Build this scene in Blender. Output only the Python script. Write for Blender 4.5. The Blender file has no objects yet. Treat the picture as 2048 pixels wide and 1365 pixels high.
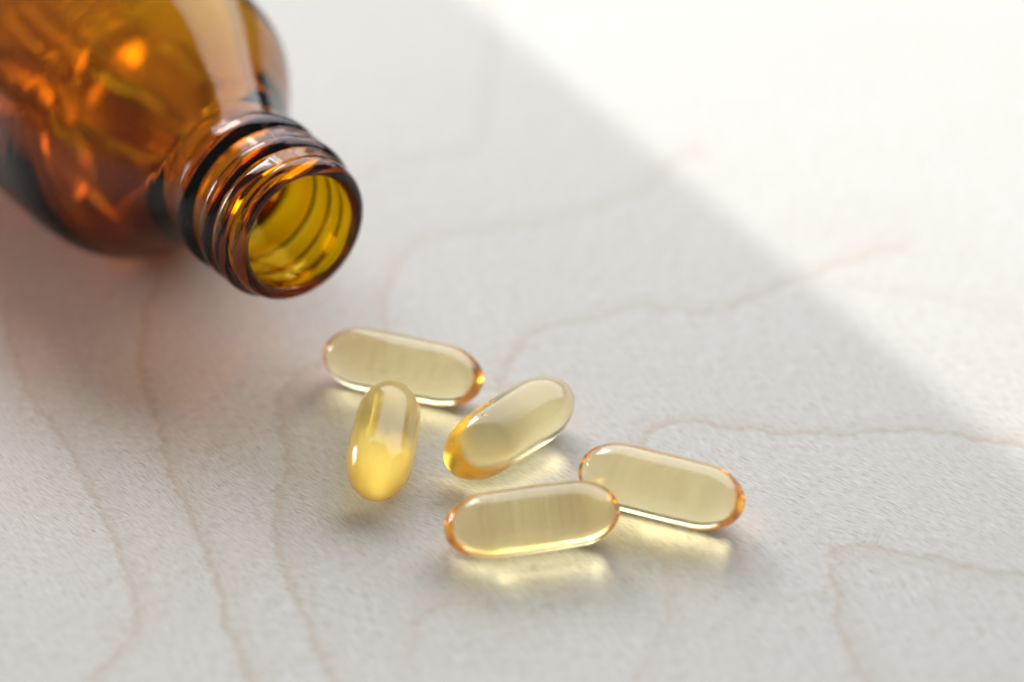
import bpy, math
import numpy as np
from mathutils import Vector, Matrix

MM = 0.001
scene = bpy.context.scene
C = scene.collection

# ------------------------------------------------------------------ camera
cam_d = bpy.data.cameras.new("camera")
cam = bpy.data.objects.new("camera", cam_d)
C.objects.link(cam)
scene.camera = cam
PITCH = math.radians(35.5)
cam.location = (0.0, -0.3502, 0.2498)
cam.rotation_euler = (math.pi / 2 - PITCH, 0, 0)
cam_d.lens = 90.0
cam_d.sensor_width = 36.0
cam_d.clip_start = 0.01
cam_d.clip_end = 10.0
cam_d.dof.use_dof = True
cam_d.dof.focus_distance = 0.3965
cam_d.dof.aperture_fstop = 5.6

# ------------------------------------------------------------------ world and lamps
world = bpy.data.worlds.new("World")
scene.world = world
world.use_nodes = True
bg = world.node_tree.nodes["Background"]
bg.inputs["Color"].default_value = (0.86, 0.92, 1.0, 1)
bg.inputs["Strength"].default_value = 0.19


def aim(o, loc, target, xdir=None):
    loc, target = Vector(loc), Vector(target)
    z = (loc - target).normalized()
    x = Vector(xdir) if xdir else Vector((0, 0, 1)).cross(z)
    x = (x - z * x.dot(z)).normalized()
    y = z.cross(x)
    m = Matrix((x, y, z)).transposed().to_4x4()
    m.translation = loc
    o.matrix_world = m


def area(name, loc, target, sx, sy, power, col, spread=180, xdir=None):
    d = bpy.data.lights.new(name, 'AREA')
    d.shape = 'RECTANGLE'
    d.size, d.size_y = sx, sy
    d.energy = power
    d.color = col
    d.spread = math.radians(spread)
    o = bpy.data.objects.new(name, d)
    C.objects.link(o)
    aim(o, loc, target, xdir)
    return o


# brightest part of the window, behind and to the left
kd = Vector((-0.40, 0.75, 0.53)).normalized()
area("window_light", kd * 1.0, (0, 0, 0), 0.34, 0.29, 3.6, (1.0, 0.99, 0.975))
# the rest of the broad window behind the table
area("broad_window_light", (0.48, 1.12, 0.92), (0.05, 0.05, 0.0), 2.7, 1.40, 41.0, (0.92, 0.955, 1.0))
# a low side window on the left
area("side_window_light", (-0.86, 0.52, 0.12), (0, 0, 0.02), 0.40, 0.24, 5.5, (0.95, 0.97, 1.0))
# the sunbeam that falls across the right of the table: its left edge is the shadow line
edge_dir = Vector((-0.503, 0.864, 0))          # along the shadow line, away from the camera
lit = Vector((0.864, 0.503, 0))                # towards the lit side
el = math.radians(40)
sd = (edge_dir * math.cos(el) + Vector((0, 0, math.sin(el)))).normalized()
W_B, L_B = 0.9, 1.4
centre = Vector((0.0360, 0.0445, 0)) + lit * (W_B / 2) + edge_dir * 0.30
area("sunbeam_light", centre + sd * 1.3, centre, W_B, L_B * math.sin(el), 1.55, (1.0, 0.985, 0.962),
     spread=0.42, xdir=lit)

scene.view_settings.view_transform = 'Standard'
scene.view_settings.look = 'None'
scene.view_settings.exposure = 0.0
scene.view_settings.gamma = 1.0
cy = scene.cycles
cy.use_denoising = True
cy.denoiser = 'OPENIMAGEDENOISE'
cy.use_adaptive_sampling = False
cy.max_bounces = 28
cy.diffuse_bounces = 4
cy.glossy_bounces = 10
cy.transmission_bounces = 24
cy.transparent_max_bounces = 24
cy.volume_bounces = 0
cy.caustics_reflective = True
cy.caustics_refractive = True
cy.blur_glossy = 0.0
cy.sample_clamp_indirect = 12.0
cy.sample_clamp_direct = 0.0


# ------------------------------------------------------------------ node helpers
class NT:
    def __init__(self, name):
        self.m = bpy.data.materials.new(name)
        self.m.use_nodes = True
        self.t = self.m.node_tree
        self.t.nodes.clear()
        self.out = self.t.nodes.new('ShaderNodeOutputMaterial')

    def n(self, typ, **kw):
        nd = self.t.nodes.new(typ)
        for k, v in kw.items():
            setattr(nd, k, v)
        return nd

    def link(self, a, b):
        self.t.links.new(a, b)

    def math(self, op, a, b=None, clamp=False):
        nd = self.n('ShaderNodeMath', operation=op, use_clamp=clamp)
        for i, v in enumerate((a, b)):
            if v is None:
                continue
            if isinstance(v, (int, float)):
                nd.inputs[i].default_value = v
            else:
                self.link(v, nd.inputs[i])
        return nd.outputs[0]

    def ramp(self, v, lo, hi, a=0.0, b=1.0, smooth=True):
        nd = self.n('ShaderNodeMapRange', interpolation_type='SMOOTHSTEP' if smooth else 'LINEAR')
        self.link(v, nd.inputs['Value'])
        for k, x in (('From Min', lo), ('From Max', hi), ('To Min', a), ('To Max', b)):
            nd.inputs[k].default_value = x
        return nd.outputs[0]

    def mapping(self, vec, scale=(1, 1, 1), rot=(0, 0, 0), loc=(0, 0, 0)):
        nd = self.n('ShaderNodeMapping')
        self.link(vec, nd.inputs['Vector'])
        nd.inputs['Scale'].default_value = scale
        nd.inputs['Rotation'].default_value = rot
        nd.inputs['Location'].default_value = loc
        return nd.outputs[0]

    def noise(self, vec, scale=1.0, detail=2.0, rough=0.5, dist=0.0):
        nd = self.n('ShaderNodeTexNoise')
        self.link(vec, nd.inputs['Vector'])
        nd.inputs['Scale'].default_value = scale
        nd.inputs['Detail'].default_value = detail
        nd.inputs['Roughness'].default_value = rough
        nd.inputs['Distortion'].default_value = dist
        return nd.outputs[0]

    def mix(self, fac, a, b):
        nd = self.n('ShaderNodeMix', data_type='RGBA')
        for s, v in ((nd.inputs[0], fac), (nd.inputs[6], a), (nd.inputs[7], b)):
            if isinstance(v, (int, float)):
                s.default_value = v
            elif isinstance(v, tuple):
                s.default_value = (*v, 1)
            else:
                self.link(v, s)
        return nd.outputs[2]


# ------------------------------------------------------------------ materials
def wood_material():
    k = NT('birch_veneer')
    tc = k.n('ShaderNodeTexCoord').outputs['Object']
    mm = k.mapping(tc, scale=(1000, 1000, 1000))
    gr = k.mapping(mm, rot=(0, 0, math.radians(42)))        # x runs along the fibres, millimetres
    # slow wobble of the fibres
    wob = k.noise(k.mapping(gr, scale=(0.03, 0.05, 0.05)), detail=1)
    sep = k.n('ShaderNodeSeparateXYZ')
    k.link(gr, sep.inputs[0])
    y2 = k.math('ADD', sep.outputs[1], k.math('MULTIPLY', wob, 9.0))
    cmb = k.n('ShaderNodeCombineXYZ')
    k.link(sep.outputs[0], cmb.inputs[0])
    k.link(y2, cmb.inputs[1])
    g = cmb.outputs[0]
    fibre = k.noise(k.mapping(g, scale=(0.42, 7.5, 1)), detail=2, rough=0.6)
    pores = k.noise(k.mapping(g, scale=(0.45, 6.5, 1), loc=(31, 7, 0)), detail=1.5, rough=0.5)
    pores2 = k.noise(k.mapping(g, scale=(0.7, 9.0, 1), loc=(3, 77, 0)), detail=1.0, rough=0.5)
    mott = k.noise(k.mapping(g, scale=(0.10, 0.32, 1)), detail=3, rough=0.55)
    patch = k.noise(k.mapping(mm, scale=(0.016, 0.022, 1)), detail=2)
    pm = k.math('MAXIMUM', k.ramp(pores, 0.58, 0.76), k.math('MULTIPLY', k.ramp(pores2, 0.62, 0.76), 0.8))
    # growth lines: distance to the line, broken up along the fibres
    at = k.n('ShaderNodeAttribute', attribute_name='ring_distance').outputs['Fac']
    st = k.n('ShaderNodeAttribute', attribute_name='ring_strength').outputs['Fac']
    jag = k.noise(k.mapping(g, scale=(0.28, 1.5, 1), loc=(9, 2, 0)), detail=3, rough=0.65)
    wav = k.noise(k.mapping(mm, scale=(0.16, 0.16, 1)), detail=2)
    d = k.math('ADD', at, k.math('ADD', k.math('MULTIPLY', k.math('SUBTRACT', jag, 0.5), 2.2),
                                 k.math('MULTIPLY', k.math('SUBTRACT', wav, 0.5), 2.4)))
    far = k.n('ShaderNodeAttribute', attribute_name='ring_reach').outputs['Fac']
    core = k.math('MULTIPLY', k.math('MULTIPLY', k.ramp(d, -0.7, 0.05), k.ramp(d, 0.05, 1.3, 1.0, 0.0)), k.ramp(far, 2.6, 3.6, 1.0, 0.0))
    fade = k.math('MULTIPLY', k.math('MULTIPLY', k.ramp(d, -0.5, 0.6), k.ramp(d, 0.5, 5.5, 1.0, 0.0)), k.ramp(far, 4.0, 6.0, 1.0, 0.0))
    speck = k.ramp(k.noise(k.mapping(g, scale=(0.5, 2.2, 1), loc=(5, 5, 0)), detail=2), 0.25, 0.68, 0.45, 1.0)
    line = k.math('MULTIPLY', k.math('MULTIPLY', st, speck), k.math('ADD', k.math('MULTIPLY', core, 0.75), k.math('MULTIPLY', fade, 0.36)), True)
    c = k.mix(k.ramp(mott, 0.3, 0.7), (0.672, 0.648, 0.600), (0.688, 0.668, 0.624))
    c = k.mix(k.ramp(patch, 0.35, 0.7, 0.0, 0.4), c, (0.635, 0.60, 0.545))
    c = k.mix(k.ramp(fibre, 0.30, 0.60, 0.85, 0.0), c, (0.47, 0.41, 0.34))
    c = k.mix(k.math('MULTIPLY', line, 0.58), c, (0.45, 0.325, 0.215))
    c = k.mix(k.math('MULTIPLY', pm, 0.66), c, (0.30, 0.225, 0.165))
    b = k.n('ShaderNodeBsdfPrincipled')
    k.link(c, b.inputs['Base Color'])
    b.inputs['Roughness'].default_value = 0.55
    b.inputs['Specular IOR Level'].default_value = 0.35
    h = k.math('SUBTRACT', k.math('MULTIPLY', fibre, 0.6), pm)
    bp = k.n('ShaderNodeBump')
    bp.inputs['Strength'].default_value = 0.18
    bp.inputs['Distance'].default_value = 0.00007
    k.link(h, bp.inputs['Height'])
    k.link(bp.outputs[0], b.inputs['Normal'])
    k.link(b.outputs[0], k.out.inputs['Surface'])
    return k.m


def edge_material():
    k = NT('plywood_edge')
    tc = k.n('ShaderNodeTexCoord').outputs['Object']
    z = k.n('ShaderNodeSeparateXYZ')
    k.link(tc, z.inputs[0])
    s = k.math('SINE', k.math('MULTIPLY', z.outputs[2], 2 * math.pi / 0.003))
    n = k.noise(k.mapping(tc, scale=(40, 40, 600)), detail=3)
    c = k.mix(k.ramp(k.math('ADD', s, n), -0.4, 1.4), (0.42, 0.30, 0.19), (0.62, 0.52, 0.40))
    b = k.n('ShaderNodeBsdfPrincipled')
    k.link(c, b.inputs['Base Color'])
    b.inputs['Roughness'].default_value = 0.7
    k.link(b.outputs[0], k.out.inputs['Surface'])
    return k.m


def glass_material(name, ior, vol_col, vol_den, rough=0.0, gloss=0.0, bump=None, joint=False, cloud=0.0, cloud_col=None, skin=None):
    """clear body: sharp reflection, refraction softened by 'rough' (the gelatin is slightly cloudy)"""
    k = NT(name)
    b = k.n('ShaderNodeBsdfRefraction')
    b.inputs['Roughness'].default_value = rough
    b.inputs['IOR'].default_value = ior
    g = k.n('ShaderNodeBsdfGlossy')
    g.inputs['Roughness'].default_value = gloss
    if skin:    # light bouncing inside runs along the tinted skin
        gm = k.n('ShaderNodeNewGeometry')
        k.link(k.mix(gm.outputs['Backfacing'], (1.0, 1.0, 1.0), skin), g.inputs['Color'])
    fr = k.n('ShaderNodeFresnel')
    fr.inputs['IOR'].default_value = ior
    mg = k.n('ShaderNodeMixShader')
    k.link(fr.outputs[0], mg.inputs[0])
    k.link(b.outputs[0], mg.inputs[1])
    k.link(g.outputs[0], mg.inputs[2])
    surf = mg.outputs[0]
    if cloud:   # a little light is scattered in the skin
        df, tl = k.n('ShaderNodeBsdfDiffuse'), k.n('ShaderNodeBsdfTranslucent')
        for x in (df, tl):
            x.inputs['Color'].default_value = (*cloud_col, 1)
        m1, m2 = k.n('ShaderNodeMixShader'), k.n('ShaderNodeMixShader')
        m1.inputs[0].default_value = 0.5
        m2.inputs[0].default_value = cloud
        k.link(df.outputs[0], m1.inputs[1])
        k.link(tl.outputs[0], m1.inputs[2])
        k.link(surf, m2.inputs[1])
        k.link(m1.outputs[0], m2.inputs[2])
        surf = m2.outputs[0]
    if bump:
        tc = k.n('ShaderNodeTexCoord').outputs['Object']
        h = None
        for sc, amp, det in bump:
            x = k.math('MULTIPLY', k.noise(k.mapping(tc, scale=(sc, sc, sc)), detail=det), amp)
            h = x if h is None else k.math('ADD', h, x)
        bp = k.n('ShaderNodeBump')
        bp.inputs['Strength'].default_value = 1.0
        bp.inputs['Distance'].default_value = 0.001
        k.link(h, bp.inputs['Height'])
        for sk in (b, g, fr):
            k.link(bp.outputs[0], sk.inputs['Normal'])
    if joint:   # where two parts of one piece of glass meet there is no surface to see
        a = k.n('ShaderNodeAttribute', attribute_name='joint')
        t = k.n('ShaderNodeBsdfTransparent')
        mx = k.n('ShaderNodeMixShader')
        k.link(a.outputs['Fac'], mx.inputs[0])
        k.link(surf, mx.inputs[1])
        k.link(t.outputs[0], mx.inputs[2])
        surf = mx.outputs[0]
    k.link(surf, k.out.inputs['Surface'])
    v = k.n('ShaderNodeVolumeAbsorption')
    v.inputs['Color'].default_value = (*vol_col, 1)
    v.inputs['Density'].default_value = vol_den
    k.link(v.outputs[0], k.out.inputs['Volume'])
    return k.m


M_WOOD = wood_material()
M_EDGE = edge_material()
M_GLASS = glass_material('amber_glass', 1.51, (0.932, 0.832, 0.0), 1750.0, joint=True,
                         bump=[(90, 0.015, 1)])
GEL_BUMP = [(4500, 0.012, 2), (260, 0.03, 1)]
M_SHELL = glass_material('gelatin', skin=(1.0, 0.74, 0.28), ior=1.50, vol_col=(0.99, 0.835, 0.08), vol_den=68.0, rough=0.12, gloss=0.07, cloud=0.08, cloud_col=(1.0, 0.88, 0.50), bump=GEL_BUMP)
M_CLOUDY = glass_material('cloudy_gelatin', skin=(1.0, 0.93, 0.62), ior=1.50, vol_col=(0.99, 0.835, 0.08), vol_den=60.0, rough=0.70, gloss=0.11, cloud=0.17, cloud_col=(1.0, 0.86, 0.42), bump=GEL_BUMP)
M_SATIN = glass_material('satin_gelatin', skin=(1.0, 0.82, 0.34), ior=1.50, vol_col=(0.99, 0.835, 0.08), vol_den=68.0, rough=0.22, gloss=0.10, cloud=0.06,
                         cloud_col=(1.0, 0.88, 0.50), bump=GEL_BUMP)
M_INSIDE = glass_material('gelatin_in_bottle', 1.50, (0.97, 0.815, 0.12), 60.0, rough=0.36, gloss=0.08,
                          cloud=0.06, cloud_col=(1.0, 0.86, 0.42))
M_BUBBLE = glass_material('air_bubble', 1 / 1.47, (1, 1, 1), 0.0)
M_OIL = glass_material('fish_oil', 1.47 / 1.50, (0.99, 0.91, 0.25), 4.0, rough=0.08, gloss=0.05)


# ------------------------------------------------------------------ object helpers
def mesh_obj(name, verts, faces, mats, parent=None, smooth=True, mat_idx=None):
    me = bpy.data.meshes.new(name)
    me.from_pydata([tuple(v) for v in verts], [], faces)
    for m in mats:
        me.materials.append(m)
    if mat_idx is not None:
        me.polygons.foreach_set('material_index', mat_idx)
    me.polygons.foreach_set('use_smooth', [smooth] * len(me.polygons))
    me.update()
    o = bpy.data.objects.new(name, me)
    C.objects.link(o)
    if parent:
        o.parent = parent
    return o


def thing(name, label, cat, loc, rz=0.0, group=None):
    o = bpy.data.objects.new(name, None)
    o.empty_display_size = 0.01
    C.objects.link(o)
    o.location = loc
    o.rotation_euler = (0, 0, rz)
    o['label'] = label
    o['category'] = cat
    if group:
        o['group'] = group
    return o


# ------------------------------------------------------------------ table top
RINGS = [   # growth lines of the veneer, millimetres on the table
    [(-87.6, 12.2), (-86.4, 6.2), (-84.2, -1.1), (-80.2, -13.1), (-78.0, -17.1), (-74.2, -23.2), (-70.5, -29.7), (-67.2, -36.1), (-65.0, -41.0), (-62.8, -46.5), (-59.4, -54.8), (-57.1, -61.1), (-55.4, -66.7), (-54.6, -72.1), (-56.9, -77.5), (-60.5, -83.2), (-63.2, -88.8)],
    [(-61.5, 21.5), (-62.4, 13.7), (-62.8, 4.7), (-62.5, -3.2), (-61.0, -11.0), (-58.9, -16.5), (-56.3, -25.8), (-54.2, -33.5), (-50.9, -42.3), (-47.3, -51.9), (-44.6, -60.0), (-41.9, -68.9), (-38.9, -78.5), (-37.1, -83.2), (-34.4, -90.8)],
    [(-30.3, -4.7), (-32.7, -6.1), (-35.8, -8.9), (-37.3, -12.4), (-38.2, -17.8), (-37.7, -23.2), (-36.1, -28.4), (-35.0, -34.8), (-36.0, -41.0), (-36.8, -44.7), (-36.2, -49.5), (-34.7, -57.7), (-32.0, -64.5), (-29.7, -71.1), (-27.5, -77.5), (-25.8, -83.2), (-23.2, -91.8)],
    [(-27.2, 52.9), (-22.7, 55.6), (-18.1, 58.2), (-12.5, 60.4), (-6.9, 61.8), (-3.7, 68.2), (-4.8, 82.4), (-3.4, 94.2), (-2.4, 108.6), (-3.5, 121.4), (-4.6, 134.8)],
    [(-21.8, -8.2), (-21.3, -1.1), (-21.4, 12.2), (-20.4, 20.7), (-17.2, 29.4), (-12.8, 32.6), (-5.7, 33.5), (5.0, 35.9), (15.9, 40.9), (25.3, 47.7), (29.9, 56.4), (35.3, 61.8)],
    [(-1.6, -15.1), (-1.2, -11.0), (-0.3, -5.4), (1.3, -1.1), (3.9, 2.5), (7.3, 4.7), (13.2, 5.5), (17.6, 8.5), (22.8, 10.7), (26.2, 9.2), (33.7, 7.4), (39.1, 10.7), (44.6, 15.3), (50.1, 18.3), (59.4, 24.6), (68.6, 27.8)],
    [(20.7, -29.7), (21.2, -27.1), (23.8, -23.2), (26.2, -22.5), (32.6, -23.2), (38.1, -24.5), (45.2, -26.1), (54.0, -25.8), (62.1, -24.8), (70.0, -25.5), (76.6, -27.4), (82.1, -29.7), (89.2, -30.3)],
    [(83.6, -61.7), (76.4, -59.4), (71.4, -58.8), (65.7, -56.5), (58.4, -54.8), (54.1, -53.0), (51.2, -52.5), (47.5, -54.8), (46.9, -57.7), (47.5, -62.2), (47.2, -67.8), (47.7, -74.3), (49.0, -79.6), (50.0, -83.2), (51.3, -89.8)],
    [(-13.9, -88.8), (-13.7, -83.2), (-14.0, -75.4), (-13.4, -70.0), (-11.3, -67.2), (-7.6, -66.5), (-2.5, -67.2)],
    [(21.6, -54.2), (22.7, -61.1), (22.8, -66.7), (21.4, -73.2), (18.2, -80.6), (15.2, -86.8)],
    [(58.5, 16.0), (66.9, 14.0), (75.3, 12.2), (81.6, 8.5), (87.9, 5.5), (95.5, 4.7)],
]
STRENGTH = [0.9, 1.0, 0.9, 0.55, 0.7, 0.85, 0.95, 0.9, 0.5, 0.45, 0.35]


def ring_field(P):
    """signed distance (mm) to the nearest growth line, and its strength"""
    best = np.full(len(P), 1e9)
    sgn = np.ones(len(P))
    stg = np.zeros(len(P))
    for line, s in zip(RINGS, STRENGTH):
        q = np.array(line)
        rng = np.random.default_rng(len(line) * 7 + int(abs(line[0][0])))
        # round the corners (Chaikin)
        for _ in range(2):
            a, b = q[:-1], q[1:]
            q = np.concatenate([q[:1], np.stack([a * .75 + b * .25, a * .25 + b * .75], 1).reshape(-1, 2), q[-1:]])
        for amp in (0.30, 0.16):
            m = (q[:-1] + q[1:]) / 2 + rng.normal(0, amp, (len(q) - 1, 2))
            q = np.insert(q, np.arange(1, len(q)), m, axis=0)
        for i in range(len(q) - 1):
            a, b = q[i], q[i + 1]
            ab = b - a
            l2 = ab @ ab
            if l2 < 1e-9:
                continue
            lo, hi = np.minimum(a, b) - 9, np.maximum(a, b) + 9
            near = np.nonzero((P[:, 0] > lo[0]) & (P[:, 0] < hi[0]) & (P[:, 1] > lo[1]) & (P[:, 1] < hi[1]))[0]
            Q = P[near]
            t = np.clip(((Q - a) @ ab) / l2, 0, 1)
            dv = Q - (a + t[:, None] * ab)
            dd = np.hypot(dv[:, 0], dv[:, 1])
            side = np.sign(ab[0] * (Q[:, 1] - a[1]) - ab[1] * (Q[:, 0] - a[0]))
            m = dd < best[near]
            w = near[m]
            best[w], sgn[w], stg[w] = dd[m], side[m], s
    return best * np.where(sgn >= 0, 1, -1), stg


def make_table():
    fx = np.arange(-120, 121, 0.6)
    fy = np.arange(-105, 156, 0.6)
    xs = np.concatenate([[-700, -450, -250, -160], fx, [160, 250, 450, 700]])
    ys = np.concatenate([[-420, -250, -160], fy, [220, 320, 500, 760]])
    nx, ny = len(xs), len(ys)
    X, Y = np.meshgrid(xs, ys)
    top = np.stack([X.ravel(), Y.ravel(), np.zeros(nx * ny)], 1)
    idx = np.arange(nx * ny).reshape(ny, nx)
    f = np.stack([idx[:-1, :-1], idx[:-1, 1:], idx[1:, 1:], idx[1:, :-1]], -1).reshape(-1, 4)
    faces = [tuple(map(int, q)) for q in f]
    dist, stg = ring_field(top[:, :2])
    dist = np.clip(dist, -60, 60)
    o = mesh_obj('table', top * MM, faces, [M_WOOD], smooth=False)
    for nm, arr in (('ring_distance', dist), ('ring_strength', stg), ('ring_reach', np.abs(dist))):
        a = o.data.attributes.new(nm, 'FLOAT', 'POINT')
        a.data.foreach_set('value', arr.astype(np.float32))
    o['label'] = 'pale birch veneer table top with thin brown growth lines and a sunlit corner'
    o['category'] = 'table'
    # the plywood board below the veneer
    x0, x1, y0, y1, z1, z0 = xs[0], xs[-1], ys[0], ys[-1], -0.6, -18.0
    v = [(x0, y0, z0), (x1, y0, z0), (x1, y1, z0), (x0, y1, z0), (x0, y0, z1), (x1, y0, z1), (x1, y1, z1), (x0, y1, z1)]
    q = [(0, 3, 2, 1), (4, 5, 6, 7), (0, 1, 5, 4), (1, 2, 6, 5), (2, 3, 7, 6), (3, 0, 4, 7)]
    mesh_obj('board', np.array(v) * MM, q, [M_EDGE], o, smooth=False)
    return o


make_table()

# ------------------------------------------------------------------ amber bottle
R_BODY = 26.8
YAW = math.radians(-52.6)
AX = Vector((math.cos(YAW), math.sin(YAW), 0))
MOUTH = Vector((-33.29, -8.13, 0))
ORG = 60.0                                   # mm from the mouth back to the thing's origin
bottle = thing('glass_bottle', 'open amber glass bottle lying on its side, mouth towards the capsules', 'bottle',
               (MOUTH - AX * ORG) * MM, YAW)
NSEG = 256
TH = np.linspace(0, 2 * np.pi, NSEG, endpoint=False)


def pchip(xk, yk, x):
    """monotone cubic through the knots"""
    xk, yk = np.array(xk, float), np.array(yk, float)
    h = np.diff(xk)
    dl = np.diff(yk) / h
    m = np.zeros_like(yk)
    m[0], m[-1] = dl[0], dl[-1]
    for i in range(1, len(xk) - 1):
        if dl[i - 1] * dl[i] > 0:
            w1, w2 = 2 * h[i] + h[i - 1], h[i] + 2 * h[i - 1]
            m[i] = (w1 + w2) / (w1 / dl[i - 1] + w2 / dl[i])
    j = np.clip(np.searchsorted(xk, x) - 1, 0, len(h) - 1)
    t = (x - xk[j]) / h[j]
    return ((2 * t**3 - 3 * t**2 + 1) * yk[j] + (t**3 - 2 * t**2 + t) * h[j] * m[j]
            + (-2 * t**3 + 3 * t**2) * yk[j + 1] + (t**3 - t**2) * h[j] * m[j + 1])


def rings_to_part(name, prof, mat, n_out_joint=(), cap_start=False):
    """prof: list of (s, radius) or (s, radius array) round a closed loop of the section; s is mm back from the mouth.
    Segments whose index is in n_out_joint are joints: flat, unshaded-over, marked."""
    rings = []
    for s, r in prof:
        r = np.broadcast_to(np.asarray(r, float), TH.shape)
        rings.append(np.stack([np.full(NSEG, ORG - s), r * np.cos(TH), R_BODY + r * np.sin(TH)], 1))
    n = len(rings)
    V = np.concatenate(rings)
    faces, joint = [], []
    for i in range(n - (1 if cap_start else 0)):
        a, b = i, (i + 1) % n
        for k in range(NSEG):
            k2 = (k + 1) % NSEG
            faces.append((a * NSEG + k, a * NSEG + k2, b * NSEG + k2, b * NSEG + k))
            joint.append(1.0 if i in n_out_joint else 0.0)
    if cap_start:      # section starts and ends on the axis (closed base)
        for ring, rev in ((0, False), (n - 1, True)):
            c = len(V)
            V = np.concatenate([V, rings[ring].mean(0)[None]])
            for k in range(NSEG):
                k2 = (k + 1) % NSEG
                faces.append((c, ring * NSEG + k2, ring * NSEG + k) if not rev else (c, ring * NSEG + k, ring * NSEG + k2))
                joint.append(0.0)
    o = mesh_obj(name, V * MM, faces, [mat], bottle)
    a = o.data.attributes.new('joint', 'FLOAT', 'FACE')
    a.data.foreach_set('value', np.array(joint, np.float32))
    sm = np.array(joint) < 0.5
    o.data.polygons.foreach_set('use_smooth', sm)
    # sharp edges round the joints so that normals stay clean
    sharp = o.data.attributes.new('sharp_edge', 'BOOLEAN', 'EDGE') if 'sharp_edge' not in o.data.attributes else o.data.attributes['sharp_edge']
    js = set()
    for i in n_out_joint:
        js.add(i)
        js.add((i + 1) % n)
    ev = np.zeros(len(o.data.edges) * 2, np.int32)
    o.data.edges.foreach_get('vertices', ev)
    ev = ev.reshape(-1, 2)
    ra, rb = ev[:, 0] // NSEG, ev[:, 1] // NSEG
    sh = (ra == rb) & np.isin(ra, list(js))
    sharp.data.foreach_set('value', sh)
    return o


def wob(s, amp, seed):
    """slow unevenness of blown glass"""
    rng = np.random.default_rng(seed)
    out = np.zeros(NSEG)
    for _ in range(7):
        f = rng.integers(1, 6)
        out += np.cos(f * TH + rng.uniform(0, 6.28) + s * rng.uniform(-.16, .16)) / f
    return out * amp


S_NECK, S_RIM, GAP = 18.9, 2.6, 0.03
# rim: rounded sealing lip
o_r = [(S_RIM, 12.35), (2.2, 12.4), (1.6, 12.42), (1.1, 12.3), (0.65, 12.05), (0.3, 11.7), (0.1, 11.3), (0.0, 10.9),
       (0.05, 10.5), (0.2, 10.2), (0.45, 10.0), (0.8, 9.88), (1.3, 9.8), (1.9, 9.76), (S_RIM, 9.74)]
rings_to_part('rim', o_r, M_GLASS, n_out_joint=(len(o_r) - 1,))


# neck: screw thread and the smooth bead below it
def thread(s):
    base = 12.55
    r = np.full(NSEG, base)
    a = (TH - math.radians(100)) % (2 * np.pi)          # turn angle from where the thread starts
    for turn in (0, 1, 2):
        t = a / (2 * np.pi) + turn
        sc = 4.0 + 4.1 * t - 0.3
        end = np.clip(t / 0.09, 0, 1) * np.clip((1.95 - t) / 0.12, 0, 1)
        w = np.clip(np.abs(s - sc) / 1.95, 0, 1)
        b = (1 - w ** 2.6) ** 0.8
        r = np.maximum(r, base + 1.05 * b * end)
    # mould seam
    for th0 in (math.radians(82), math.radians(262)):
        dd = np.angle(np.exp(1j * (TH - th0)))
        r = r + 0.07 * np.exp(-(dd / 0.022) ** 2)
    return r


bead_s = [12.9, 13.2, 13.6, 14.2, 15.0, 16.2, 17.0, 17.6, S_NECK - GAP]
bead_r = [12.5, 12.95, 13.5, 13.8, 13.9, 13.85, 13.6, 13.2, 12.95]
prof = []
for s in np.arange(S_NECK - GAP, 2.61, -0.16):
    br = float(pchip([0, 12.5] + bead_s, [12.4, 12.4] + bead_r, np.array([s]))[0])
    prof.append((s, np.maximum(thread(s), br) if s < 14.3 else br))
prof.append((S_RIM + GAP, 12.35))
n1 = len(prof) - 1
for s in np.arange(S_RIM + GAP, 18.7, 0.5):
    prof.append((s, 9.74 + 0.70 * min(1, (s - 2.6) / 3) * min(1, max(0, (19 - s) / 6)) + wob(s, 0.035, 3) * min(1, (s - 2.6) / 3) + (0.0 if s < 15 else 0.02 * (s - 15) ** 2)))
prof.append((S_NECK - GAP, 9.74 + 0.02 * (S_NECK - 15) ** 2 + wob(S_NECK, 0.035, 3)))
prof = prof[::-1]       # keep the same winding as the rim: outside forward, inside back
# order: inner from body end to rim, joint, outer from rim to body end, joint
ninner = len(prof) - (n1 + 1)
prof = [(s, r) for s, r in prof]
neck = rings_to_part('neck', prof[::-1], M_GLASS, n_out_joint=(n1, len(prof) - 1))

# body: sloping shoulder, straight wall, heel, pushed-up base; the inside follows with an uneven wall
LEN = 108.0
sh_s = [S_NECK, 20.2, 24, 28, 32, 36, 40, 43, 46, 50, 56, LEN - 6]
sh_r = [12.95, 13.15, 14.3, 16.2, 18.5, 21.2, 23.9, 25.6, 26.4, 26.72, 26.8, 26.8]
outer = []
for s in np.concatenate([np.arange(S_NECK, 56, 0.5), np.arange(56, LEN - 6, 1.5)]):
    outer.append((s, float(pchip(sh_s, sh_r, np.array([s]))[0])))
for t in np.linspace(0, math.pi / 2, 10):
    outer.append((LEN - 6 + 6 * math.sin(t), 20.8 + 6 * math.cos(t)))
for r in (18, 15, 12, 9, 6, 3, 0.5):
    outer.append((LEN - 2.2 * (1 - (r / 20.8) ** 2), r))
ECC = math.radians(62)          # the glass is thinnest on this side and heaviest on the opposite one
R_THROAT = 9.74 + 0.02 * (S_NECK - 15) ** 2


def wall_at(s):
    """the glass is heavy in the shoulder and thinner down the side"""
    return float(pchip([S_NECK, 22, 25, 28, 32, 36, 40, 46, 56, 80, LEN], [12.95 - R_THROAT, 2.9, 3.9, 4.6, 4.5, 4.0, 3.6, 3.2, 3.1, 3.1, 3.2],
                       np.array([s]))[0])


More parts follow.
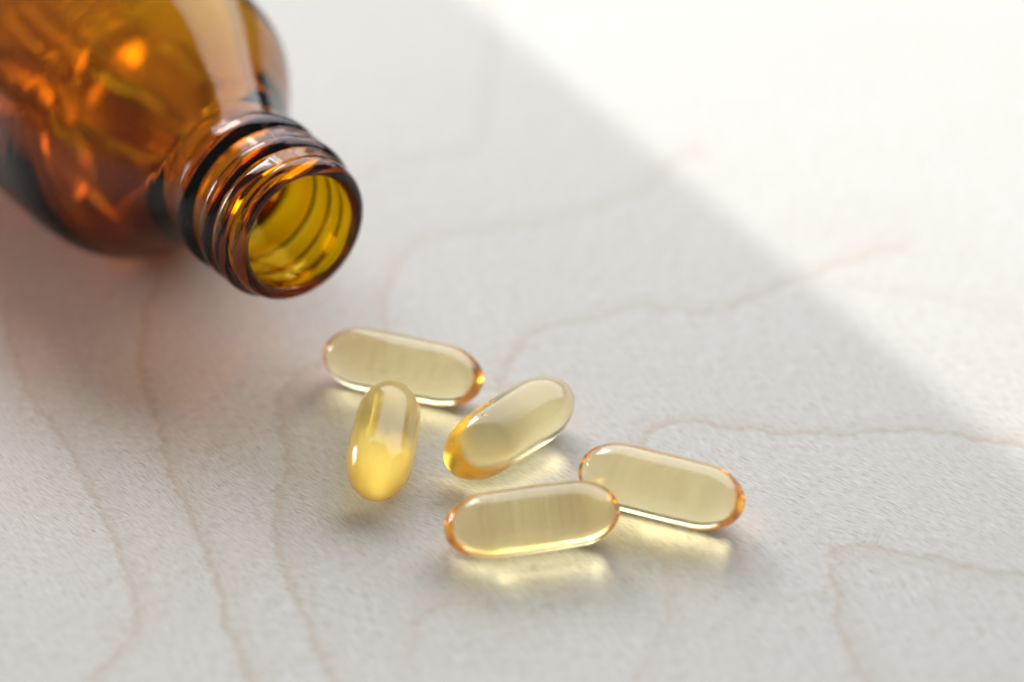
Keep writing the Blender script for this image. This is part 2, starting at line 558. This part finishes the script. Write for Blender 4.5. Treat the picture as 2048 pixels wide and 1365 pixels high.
inner = []
for s in np.concatenate([np.arange(S_NECK, 56, 0.6), np.arange(56, LEN - 8, 1.0)]):
    ro = float(pchip(sh_s, sh_r, np.array([s]))[0])
    k = min(1, (s - S_NECK) / 10)
    inner.append((s, ro - wall_at(s) + wob(S_NECK, 0.035, 3) * (1 - k) + wob(s, 0.30, 11) * k + 1.5 * k * np.cos(TH - ECC)))
for t in np.linspace(0, math.pi / 2, 10):
    inner.append((LEN - 9.5 + 5 * math.sin(t), 19.2 + 5 * math.cos(t)))
for r in (17, 14, 11, 8, 5, 2.5, 0.5):
    inner.append((LEN - 4.5 - 2.6 * (1 - (r / 19.2) ** 2), r))
sec = outer[::-1]              # axis -> heel -> shoulder -> neck joint
sec = sec + inner              # joint -> inside -> axis
jn = len(outer) - 1
rings_to_part('body', sec, M_GLASS, n_out_joint=(jn,), cap_start=True)


# ------------------------------------------------------------------ softgel capsules
def gel_profile(L, r, n=22, e=1.55):
    q = np.linspace(0, np.pi / 2, n)
    ex = e * r
    x = np.concatenate([-(L / 2 - ex) - ex * np.cos(q), (L / 2 - ex) + ex * np.cos(q[::-1])])
    rr = r * np.sin(q) ** 0.95
    rad = np.concatenate([rr, rr[::-1]])
    mid = np.linspace(-(L / 2 - ex), L / 2 - ex, 18)[1:-1]
    x = np.concatenate([x[:n], mid, x[n:]])
    rad = np.concatenate([rad[:n], np.full(16, r), rad[n:]])
    belly = 1 - 0.06 * (x / (L / 2)) ** 2                 # very slightly barrelled
    return x, rad * belly


def gel_mesh(L, r, zc, seed, soft=0.0, nseg=72, e=1.35):
    rng = np.random.default_rng(seed)
    x, rad = gel_profile(L, r, e=e)
    th = np.linspace(0, 2 * np.pi, nseg, endpoint=False)
    ph = rng.uniform(0, 6.28, 4)
    V, F = [], []
    V.append((x[0], 0, zc))
    for xi, ri in zip(x[1:-1], rad[1:-1]):
        w = 1 + soft * (np.cos(2 * th + ph[0]) + 0.6 * np.cos(3 * th + ph[1] + xi * 0.15) + 0.8 * np.cos(xi * 0.25 + ph[2]))
        for t, k in zip(th, w):
            V.append((xi, ri * k * math.cos(t), zc + ri * k * math.sin(t)))
    V.append((x[-1], 0, zc))
    m = len(x) - 2
    for k in range(nseg):
        k2 = (k + 1) % nseg
        F.append((0, 1 + k2, 1 + k))
        for i in range(m - 1):
            a, b = 1 + i * nseg, 1 + (i + 1) * nseg
            F.append((a + k, a + k2, b + k2, b + k))
        a = 1 + (m - 1) * nseg
        F.append((a + k, a + k2, len(V) - 1))
    return np.array(V), F


def capsule(label, x, y, yaw, L, r, seed, shell=0.55, skin=None, e=1.33):
    t = thing('softgel_capsule', label, 'capsule', (x * MM, y * MM, 0), math.radians(yaw), 'softgel capsules spilled from the bottle')
    V, F = gel_mesh(L, r, r, seed, soft=0.006, e=e)
    V[:, 2] -= V[:, 2].min() - 0.02
    mesh_obj('gelatin_shell', V * MM, F, [skin or M_SHELL], t)
    V, F = gel_mesh(L - 2.6 * shell, r - shell, r, seed, soft=0.006, e=e)
    mesh_obj('oil_fill', V * MM, F, [M_OIL], t)
    return t


capsule('pale yellow softgel capsule nearest the bottle mouth, overlapped by the one pointing at the viewer', -17.67, -14.6, -18.9, 27.4, 5.18, 1)
capsule('cloudy golden softgel capsule pointing at the viewer, in front of the one nearest the bottle', -20.0, -33.9, -94.8, 26.0, 5.2, 2, skin=M_CLOUDY, e=1.5)
mid = capsule('yellow softgel capsule with a tiny bubble, lying diagonally in the middle of the spilled ones', -0.38, -30.83, 46.8, 26.6, 5.3, 3, skin=M_SATIN, e=1.5)
capsule('yellow softgel capsule nearest the viewer, overlapping the one on its right', 3.02, -53.16, 12.0, 26.9, 5.04, 4)
capsule('yellow softgel capsule farthest to the right, partly behind the nearest one', 22.73, -45.39, -21.7, 26.5, 5.19, 5)

# a small air bubble under the skin of the middle one
def bubble(parent, c, rad):
    V = [(c[0], c[1], c[2] - rad)]
    n, m = 20, 10
    for i in range(1, m):
        for k in range(n):
            a, b = math.pi * i / m, 2 * math.pi * k / n
            V.append((c[0] + 1.5 * rad * math.sin(a) * math.cos(b), c[1] + rad * math.sin(a) * math.sin(b), c[2] - rad * math.cos(a)))
    V.append((c[0], c[1], c[2] + rad))
    F = []
    for k in range(n):
        k2 = (k + 1) % n
        F.append((0, 1 + k2, 1 + k))
        for i in range(m - 2):
            F.append((1 + i * n + k, 1 + i * n + k2, 1 + (i + 1) * n + k2, 1 + (i + 1) * n + k))
        F.append((1 + (m - 2) * n + k, 1 + (m - 2) * n + k2, len(V) - 1))
    mesh_obj('air_bubble', np.array(V) * MM, F, [M_BUBBLE], parent)


bubble(mid, (-4.6, 0.9, 9.2), 0.42)

# ------------------------------------------------------------------ capsules left inside the bottle
def inner_radius(s):
    return float(pchip(sh_s, sh_r, np.array([s]))[0]) - wall_at(s) - 0.7


def capsule_inside(s, ang, skew, L, r, seed, lift=0.0):
    """s: mm back from the mouth; ang: degrees round the wall from straight down; skew: turn against the bottle axis"""
    rad = inner_radius(s) - r - 0.4
    a = math.radians(ang)
    half = L / 2 - r
    side = half * math.sin(math.radians(skew))
    rad = min(rad, math.sqrt(max(rad * rad - side * side, 0)))       # the ends must stay inside too
    front = inner_radius(s - half * math.cos(math.radians(skew))) - r - 0.4
    rad = min(rad, front) - lift
    t = thing('softgel_capsule', 'softgel capsule still inside the bottle, dimly seen through the brown glass', 'capsule',
              (0, 0, 0), 0, 'capsules left inside the bottle')
    pos = MOUTH - AX * s
    across = Vector((-AX.y, AX.x, 0))
    centre = Vector((pos.x, pos.y, R_BODY)) + across * (rad * math.sin(a)) - Vector((0, 0, 1)) * (rad * math.cos(a))
    centre += (across * math.cos(ECC) + Vector((0, 0, 1)) * math.sin(ECC)) * 1.5
    up = (Vector((0, 0, 1)) * math.cos(a) - across * math.sin(a)).normalized()
    xd = AX * math.cos(math.radians(skew)) + up.cross(AX) * math.sin(math.radians(skew))
    # tilt with the sloping shoulder
    m = Matrix((xd, up.cross(xd), up)).transposed().to_4x4()
    m.translation = (centre - up * r) * MM
    t.matrix_world = m
    V, F = gel_mesh(L, r, r, seed, soft=0.006, nseg=48)
    mesh_obj('gelatin_shell', V * MM, F, [M_INSIDE], t)
    V, F = gel_mesh(L - 2.6 * 0.55, r - 0.55, r, seed, soft=0.006, nseg=48)
    mesh_obj('oil_fill', V * MM, F, [M_OIL], t)


for i, (s_, ang, skew, lift) in enumerate([
        (57, -17, 3, 0), (57.5, 18, -3, 0), (60, -53, 4, 0), (61, 54, -5, 0), (60, 1, 6, 9.3),
        (85, -18, -3, 0), (86, 17, 4, 0), (87, -53, -4, 0), (88, 52, 3, 0), (87, -2, -8, 9.4)]):
    capsule_inside(s_, ang, skew, 26.0 + 0.1 * (i % 4), 5.1, 11 + i, lift)
